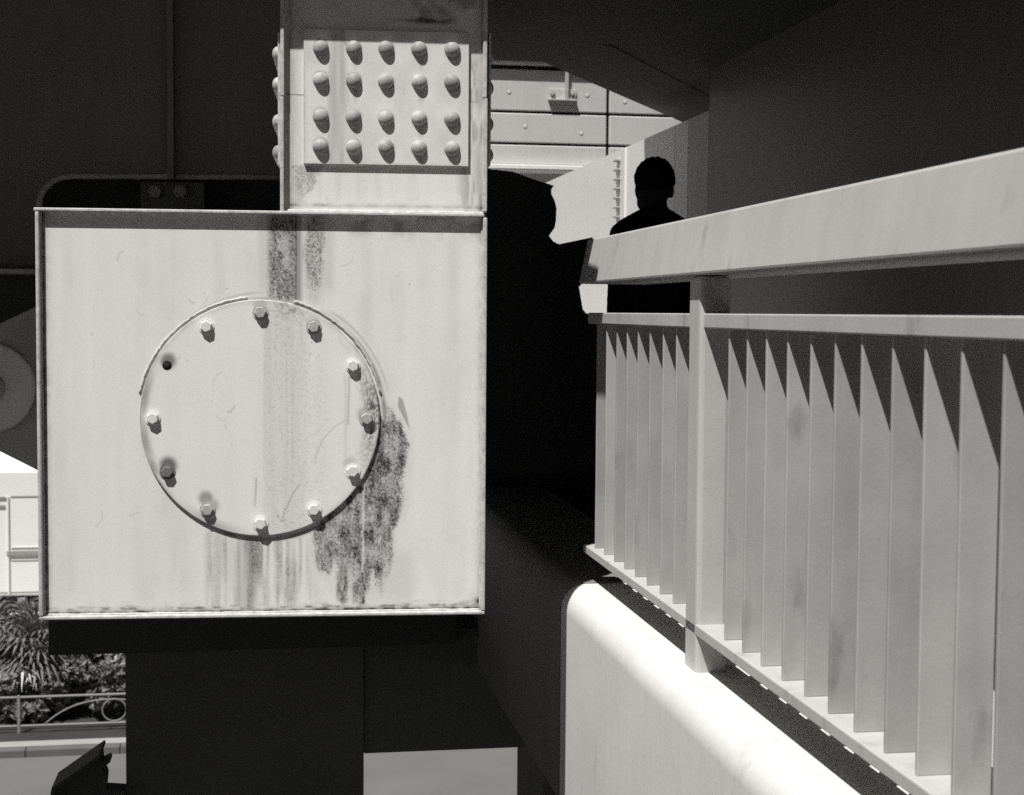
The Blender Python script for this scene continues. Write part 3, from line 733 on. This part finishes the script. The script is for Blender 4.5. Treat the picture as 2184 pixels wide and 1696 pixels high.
# ------------------------------------------------------------------ person
def person():
    hp = at(1397, 338, Y=6.45)                      # top of the head
    root = thing('person', 'person in dark clothes seen from behind walking beyond the railing', 'person', (hp.x, 6.45, FLOOR))
    H = hp.z - FLOOR
    bm = bmesh.new()
    def ell(c, r, rot=(0, 0, 0)):
        m = Matrix.Translation(c) @ Euler(rot).to_matrix().to_4x4() @ Matrix.Diagonal((*r, 1))
        bmesh.ops.create_icosphere(bm, subdivisions=3, radius=1, matrix=m)
    def limb(a, b, ra, rb, n=10):
        a = Vector(a); b = Vector(b)
        for k in range(n + 1):
            t = k / n; ell(a.lerp(b, t), [ra + (rb - ra) * t] * 3)
    s = H / 1.78
    T = lambda x, y, z: Vector((x * s, y * s, z * s))
    # head (turned a little to the left), neck
    ell(T(0, 0.0, 1.690), T(0.083, 0.098, 0.090)); ell(T(-0.004, 0.02, 1.630), T(0.073, 0.085, 0.080)); ell(T(-0.010, 0.045, 1.585), T(0.056, 0.058, 0.045))
    ell(T(-0.03, 0.115, 1.625), T(0.014, 0.02, 0.02))                                     # nose
    ell(T(0.082, 0.01, 1.640), T(0.012, 0.022, 0.034)); ell(T(0.083, 0.008, 1.617), T(0.009, 0.012, 0.014)); ell(T(-0.076, 0.02, 1.640), T(0.009, 0.02, 0.032))
    limb(T(0, 0.0, 1.60), T(0, -0.01, 1.48), 0.055 * s, 0.062 * s)
    # trunk
    limb(T(-0.03, -0.01, 1.520), T(-0.128, 0, 1.458), 0.050 * s, 0.056 * s); limb(T(0.03, -0.01, 1.520), T(0.135, 0, 1.458), 0.050 * s, 0.056 * s); ell(T(0, -0.005, 1.44), T(0.15, 0.10, 0.10))
    ell(T(0, 0, 1.34), T(0.185, 0.115, 0.14)); ell(T(0, 0, 1.20), T(0.170, 0.115, 0.17)); ell(T(0, 0, 1.05), T(0.160, 0.11, 0.15)); ell(T(0, 0, 0.94), T(0.168, 0.118, 0.12))
    # legs, mid stride
    limb(T(-0.09, 0, 0.90), T(-0.095, 0.13, 0.50), 0.088 * s, 0.062 * s); limb(T(-0.095, 0.13, 0.50), T(-0.095, 0.16, 0.10), 0.060 * s, 0.045 * s)
    limb(T(0.09, 0, 0.90), T(0.095, 0.0, 0.48), 0.088 * s, 0.062 * s); limb(T(0.095, 0.0, 0.48), T(0.095, -0.20, 0.12), 0.060 * s, 0.045 * s)
    limb(T(-0.095, 0.15, 0.045), T(-0.105, 0.31, 0.040), 0.043 * s, 0.038 * s, 6); limb(T(0.095, -0.21, 0.075), T(0.105, -0.07, 0.040), 0.043 * s, 0.036 * s, 6)
    # arms, hands with fingers
    for sd, sw in ((-1, -0.10), (1, 0.10)):
        sh = T(sd * 0.150, 0, 1.440); el = T(sd * 0.190, -0.02 + sw * .4, 1.12); wr = T(sd * 0.205, 0.06 + sw, 0.87)
        limb(sh, el, 0.056 * s, 0.045 * s); limb(el, wr, 0.044 * s, 0.031 * s)
        dn = (wr - el).normalized(); pal = wr + dn * 0.06 * s
        ell(pal, T(0.017, 0.040, 0.048))
        for k, ln in enumerate((0.062, 0.072, 0.068, 0.052)):
            f0 = pal + Vector((0, (0.028 - k * 0.019) * s, -0.036 * s)); f1 = f0 + Vector((-sd * 0.006, 0.012, -ln * .55)) * s; f2 = f1 + Vector((-sd * 0.014, 0.004, -ln * .45)) * s
            limb(f0, f1, 0.0092 * s, 0.0085 * s, 4); limb(f1, f2, 0.0085 * s, 0.0072 * s, 4)
        t0 = pal + Vector((-sd * 0.004, 0.034 * s, 0.012 * s)); t1 = t0 + Vector((-sd * 0.012, 0.022, -0.030)) * s
        limb(t0, t1, 0.0105 * s, 0.0085 * s, 4); limb(t1, t1 + Vector((-sd * 0.006, 0.006, -0.026)) * s, 0.0085 * s, 0.007 * s, 4)
    me = bpy.data.meshes.new('body'); bm.to_mesh(me); bm.free()
    o = bpy.data.objects.new('tmp', me); C.objects.link(o)
    md = o.modifiers.new('r', 'REMESH'); md.mode = 'VOXEL'; md.voxel_size = 0.0085
    md2 = o.modifiers.new('s', 'SMOOTH'); md2.iterations = 3; md2.factor = 0.5
    dg = bpy.context.evaluated_depsgraph_get()
    me2 = bpy.data.meshes.new_from_object(o.evaluated_get(dg)); me2.name = 'body'
    bpy.data.objects.remove(o); bpy.data.meshes.remove(me)
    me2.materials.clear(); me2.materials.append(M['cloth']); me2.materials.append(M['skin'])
    mi = []
    for p in me2.polygons:
        z = p.center.z / s
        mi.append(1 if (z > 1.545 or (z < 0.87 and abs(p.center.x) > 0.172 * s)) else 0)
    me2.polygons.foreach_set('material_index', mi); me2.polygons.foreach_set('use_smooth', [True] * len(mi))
    body = bpy.data.objects.new('body', me2); C.objects.link(body); body.parent = root
    # hair cap: lumpy shell over the skull, close cut at the nape
    hb = bmesh.new(); bmesh.ops.create_icosphere(hb, subdivisions=5, radius=1)
    for v in list(hb.verts):
        n = v.co.copy()
        low = -0.25 if n.y < 0.1 else -0.25 + (n.y - 0.1) * 1.1
        if n.z < low - 0.35: hb.verts.remove(v); continue
        k = 1.075 + 0.03 * math.sin(n.x * 17 + n.z * 9) * math.sin(n.y * 13) + 0.012 * math.sin(n.x * 47 + n.y * 31)
        v.co = T(0, 0.0, 1.690) + Vector((n.x * 0.083 * s * k, n.y * 0.098 * s * k, n.z * 0.090 * s * k))
    hm_ = bpy.data.meshes.new('hair'); hb.to_mesh(hm_); hb.free(); hm_.materials.append(M['hair'])
    hm_.polygons.foreach_set('use_smooth', [True] * len(hm_.polygons))
    ho = bpy.data.objects.new('hair', hm_); C.objects.link(ho); ho.parent = root
    # collar
    MB().tube([root.location + T(0.075 * math.cos(t), -0.012 + 0.07 * math.sin(t), 1.525 + 0.012 * -math.sin(t)) for t in [2 * math.pi * k / 20 for k in range(20)]], 0.016 * s, 8, closed=True).build('collar', M['cloth'], root)
    root.rotation_euler = (0, 0, math.radians(4))
person()

# ------------------------------------------------------------------ street: fence, plants, truck, building
FNY = KERB_Y + 1.1
fz = GZ + 0.11
def fzp(y, x=150): return at(x, y, Y=FNY).z
fen = thing('street_fence', 'thin metal street railing with looping ornament behind the kerb', 'fence', (-3, FNY, fz))
MB().tube([(-9.5, FNY, fzp(1484)), (12, FNY, fzp(1484))], 0.022, 8).build('top_rail', M['fence'], fen)
MB().tube([(-9.5, FNY, fzp(1545)), (12, FNY, fzp(1545))], 0.022, 8).build('bottom_rail', M['fence'], fen)
x40 = at(40, 1500, Y=FNY).x
for k in range(-2, 7):
    MB().box(x40 + k * 2.5 - 0.025, x40 + k * 2.5 + 0.025, FNY - 0.025, FNY + 0.025, fz - 0.05, fzp(1480)).build('post', M['fence'], fen, 0.004)
def bez(pts, n=24):
    out = []
    for i in range(n + 1):
        t = i / n; P = [Vector(p) for p in pts]
        while len(P) > 1: P = [P[j].lerp(P[j + 1], t) for j in range(len(P) - 1)]
        out.append(P[0])
    return out
def zp(x, y): return at(x * .2489, 1274 + y * .2489, Y=FNY + 0.0)
for k in range(-2, 5):
    off = Vector((k * 2.5, 0, 0))
    MB().tube([p + off for p in bez([zp(385, 1085), zp(560, 930), zp(720, 880), zp(900, 862), zp(1120, 880)])], 0.014, 6).build('scroll', M['fence'], fen)
    c0 = zp(980, 965)
    MB().tube([c0 + off + Vector((0.20 * math.cos(t), 0, 0.19 * math.sin(t))) for t in [2 * math.pi * j / 32 for j in range(32)]], 0.014, 6, closed=True).build('ring', M['fence'], fen)

def leafy(name, label, cat, pos, rx, h, n, seed, lsize=0.13, grp='shrubs behind the street railing'):
    r = random.Random(seed)
    t = thing(name, label, cat, pos, grp)
    P = Vector(pos)
    st = MB()
    for k in range(6):
        an = r.uniform(0, 6.28); e = P + Vector((math.cos(an) * rx * .6, math.sin(an) * rx * .5, h * r.uniform(.5, .85)))
        st.tube([P + Vector((math.cos(an) * .05, math.sin(an) * .05, -.05)), P.lerp(e, .5) + Vector((r.uniform(-.1, .1), 0, 0)), e], [0.03, 0.02, 0.008], 6)
    st.build('stem', M['bark'], t)
    cl = [(P + Vector((r.uniform(-1, 1) * rx * .75, r.uniform(-1, 1) * rx * .6, h * r.uniform(.25, .9))), r.uniform(.18, .42) * rx) for _ in range(16)]
    m = MB()
    for i in range(n):
        c, rad = cl[r.randrange(len(cl))]
        d = Vector((r.gauss(0, 1), r.gauss(0, 1), r.gauss(0, 1))).normalized()
        p = c + d * rad * r.uniform(.6, 1.1)
        if p.z < P.z + 0.02: continue
        u = (d * .4 + Vector((r.gauss(0, 1), r.gauss(0, 1), r.gauss(0, .6)))).normalized(); w = u.cross(Vector((r.gauss(0, 1), r.gauss(0, 1), r.gauss(0, 1)))).normalized()
        l = lsize * r.uniform(.6, 1.4); b = l * .28; nn = u.cross(w)
        m.add([p - u * l * .5, p + w * b, p + u * l * .5 - nn * l * .15, p - w * b], [(0, 1, 2), (0, 2, 3)])
    m.build('crown', M['leaf'], t, fix=False)
    return t
def palm(name, label, pos, th, fl, n, seed, lean=0.0):
    r = random.Random(seed)
    t = thing(name, label, 'palm', pos, 'palms behind the street railing')
    P = Vector(pos); top = P + Vector((lean, 0, th))
    m = MB(); seg = 14
    m.tube([P.lerp(top, k / seg) + Vector((0, 0, -0.05)) for k in range(seg + 1)], [0.15 * (1.15 if k % 2 else .92) * (1.2 - .3 * k / seg) for k in range(seg + 1)], 10)
    m.build('trunk', M['bark'], t)
    for i in range(n):
        an = r.uniform(0, 6.283); el = r.uniform(-.75, 1.25)
        d = Vector((math.cos(an) * math.cos(el), math.sin(an) * math.cos(el), math.sin(el)))
        side = d.cross(Vector((0, 0, 1))).normalized(); up = side.cross(d)
        m = MB(); L1 = fl * r.uniform(.35, .55)
        q = top + d * L1 + Vector((0, 0, -.06 * L1))
        m.tube([top, top + d * L1 * .5, q], [0.012, 0.010, 0.008], 5)
        nb = 15
        for k in range(nb):
            a = (k / (nb - 1) - .5) * 3.6
            dd = d * math.cos(a) + side * math.sin(a)
            ll = fl * (.62 + .3 * math.cos(a * .6)) * r.uniform(.85, 1.05)
            wd = 0.022 + .004 * fl
            ss = dd.cross(up).normalized()
            drop = Vector((0, 0, -1))
            a1 = q + dd * ll * .55 + drop * ll * .05; a2 = q + dd * ll * .9 + drop * ll * .28
            m.add([q, a1 + ss * wd, a1 - ss * wd, a2], [(0, 1, 2), (1, 3, 2)])
        m.build('frond', M['palm'], t, fix=False)
    return t
bedz = GZ + 0.10
def sp_(x, Y): return (at(x, 1500, Y=Y).x, Y, bedz)
palm('fan_palm', 'fan palm with thick dark trunk just left of the knee brace', sp_(84, FNY + 1.2), 1.35, 0.85, 34, 3)
palm('fan_palm', 'fan palm at the far left behind the thin street fence', sp_(-20, FNY + 1.6), 1.30, 0.95, 34, 4)
palm('fan_palm', 'pale fan palm beside the portal column behind the fence ring', sp_(235, FNY + 2.6), 1.15, 0.8, 30, 5)
palm('fan_palm', 'smaller fan palm between the dark trunk and the portal column', sp_(160, FNY + 3.0), 1.45, 0.8, 28, 6)
leafy('shrub', 'small leaved shrub in front of the dark palm trunk', 'shrub', sp_(45, FNY + 0.8), 0.55, 0.95, 1500, 1)
leafy('shrub', 'dense shrub under the smaller fan palm', 'shrub', sp_(135, FNY + 0.9), 0.60, 1.1, 1900, 2)
leafy('shrub', 'low shrub seen through the ring of the street fence', 'shrub', sp_(225, FNY + 0.8), 0.60, 1.0, 1800, 3)
leafy('shrub', 'tall shrub behind the dark palm trunk', 'shrub', sp_(110, FNY + 2.2), 0.75, 1.5, 2200, 8)
leafy('shrub', 'tall shrub at the left edge of the planting bed', 'shrub', sp_(10, FNY + 2.6), 0.75, 1.5, 2200, 9)
leafy('shrub', 'broad shrub next to the portal column', 'shrub', sp_(280, FNY + 2.2), 0.75, 1.4, 2200, 10)
leafy('shrub', 'tall back shrub right of the smaller palm', 'shrub', sp_(200, FNY + 3.6), 0.8, 1.6, 2200, 11)

# white planter wall behind the palms
TY = 37.0
pw = thing('planter_wall', 'low curved white wall below the white truck', 'wall', at(60, 1325, Y=33.0))
a = at(6, 1309, Y=33.0)
pl = [(a.x, GZ - .05)]
for k in range(7):
    t = math.pi - k * math.pi / 12
    pl.append((a.x + .25 + .25 * math.cos(t), a.z - .25 + .25 * math.sin(t)))
pl += [(a.x + 6, a.z - .02), (a.x + 6, GZ - .05)]
MB().prism([(x, 33.0, z) for x, z in pl], (0, .3, 0)).build('wall_body', M['building'], pw)
# truck
trk = thing('box_truck', 'white box truck seen from behind at the left edge beyond the palms', 'truck', (at(20, 1290, Y=TY).x, TY, GZ))
x1 = at(-120, 1100, Y=TY).x; z_top = at(30, 1005, Y=TY).z; z_bot = at(30, 1272, Y=TY).z; xw = 2.5
MB().box(x1, x1 + xw, TY, TY + 6, z_bot, z_top).build('cargo_box', M['truck'], trk, 0.04, 2)
MB().box(x1 + 0.10, x1 + xw - 0.10, TY - 0.02, TY - 0.002, z_bot + .1, at(30, 1060, Y=TY).z).build('rear_door', M['truck'], trk, 0.01)
def tb(x0, x1_, y0, y1, name, mat, d=0.05):
    a = at(x0, y0, Y=TY - .03); b = at(x1_, y1, Y=TY - .03)
    return MB().box(a.x, b.x, TY - .03 - d, TY - .021, b.z, a.z).build(name, mat, trk, 0.008)
tb(15, 90, 1175, 1184, 'door_bar', M['truck_trim'])
tb(22, 110, 1058, 1060, 'roof_seam', M['truck_trim'], .004)
tb(15, 21, 1058, 1268, 'corner_post', M['building'], .03)
tb(-60, 13, 1060, 1065, 'hinge_strap', M['truck_trim'], .02)
tb(-60, 11, 1078, 1083, 'hinge_strap', M['truck_trim'], .02)
tb(24, 110, 1166, 1168, 'door_rib', M['building'], .012)
tb(24, 110, 1192, 1194, 'door_rib', M['building'], .012)
tb(38, 54, 1275, 1288, 'tail_light', M['truck_trim'])
MB().box(x1 + .1, x1 + xw - .1, TY + .1, TY + 5.9, z_bot - .45, z_bot - .005).build('chassis', M['rubber'], trk)
whm = MB().lathe([(0.0, 0), (.30, 0), (.48, .03), (.5, .08), (.5, .22), (.46, .28), (0, .28)], (0, 0, 0), 'x', 28).mesh('wheel', M['rubber'])
for xx in (x1 + .08, x1 + xw - .36):
    for yy in (TY + 1.2, TY + 7.2): inst('wheel', whm, trk, (xx, yy, GZ + .505))
cab = MB().prism([(x1 + .1, TY + 6.05, z_bot - .3), (x1 + .1, TY + 6.05, z_top - .6), (x1 + .1, TY + 7.2, z_top - .6), (x1 + .1, TY + 7.9, z_bot + .7), (x1 + .1, TY + 8.1, z_bot - .3)], (xw - .2, 0, 0)).build('cab', M['truck'], trk, 0.05)
MB().box(x1 + .3, x1 + xw - .3, TY + 7.3, TY + 7.88, z_bot + .75, z_top - .75).build('windscreen', M['glass'], trk)
MB().box(x1 + .05, x1 + xw - .05, TY - .25, TY - .03, z_bot - .55, z_bot - .42).build('bumper', M['truck_trim'], trk, .02)
# pale building behind
bl = thing('pale_building', 'pale flat roofed building far behind the white truck', 'building', (-8, 52, GZ))
MB().box(-30, 22, 52, 66, GZ - .05, GZ + 9).build('wall', M['building'], bl)
MB().box(-30.3, 22.3, 51.6, 66.3, GZ + 9, GZ + 9.5).build('roof', M['building'], bl)
for i in range(13):
    for j in range(2):
        xx = -28.5 + i * 3.9; z0 = GZ + 1.2 + j * 4
        w_ = MB().box(xx, xx + 2.2, 51.93, 51.995, z0, z0 + 1.7).build('window', M['truck_trim'], bl)
        MB().box(xx + .1, xx + 2.1, 51.90, 51.925, z0 + .1, z0 + 1.6).build('pane', M['glass'], w_)
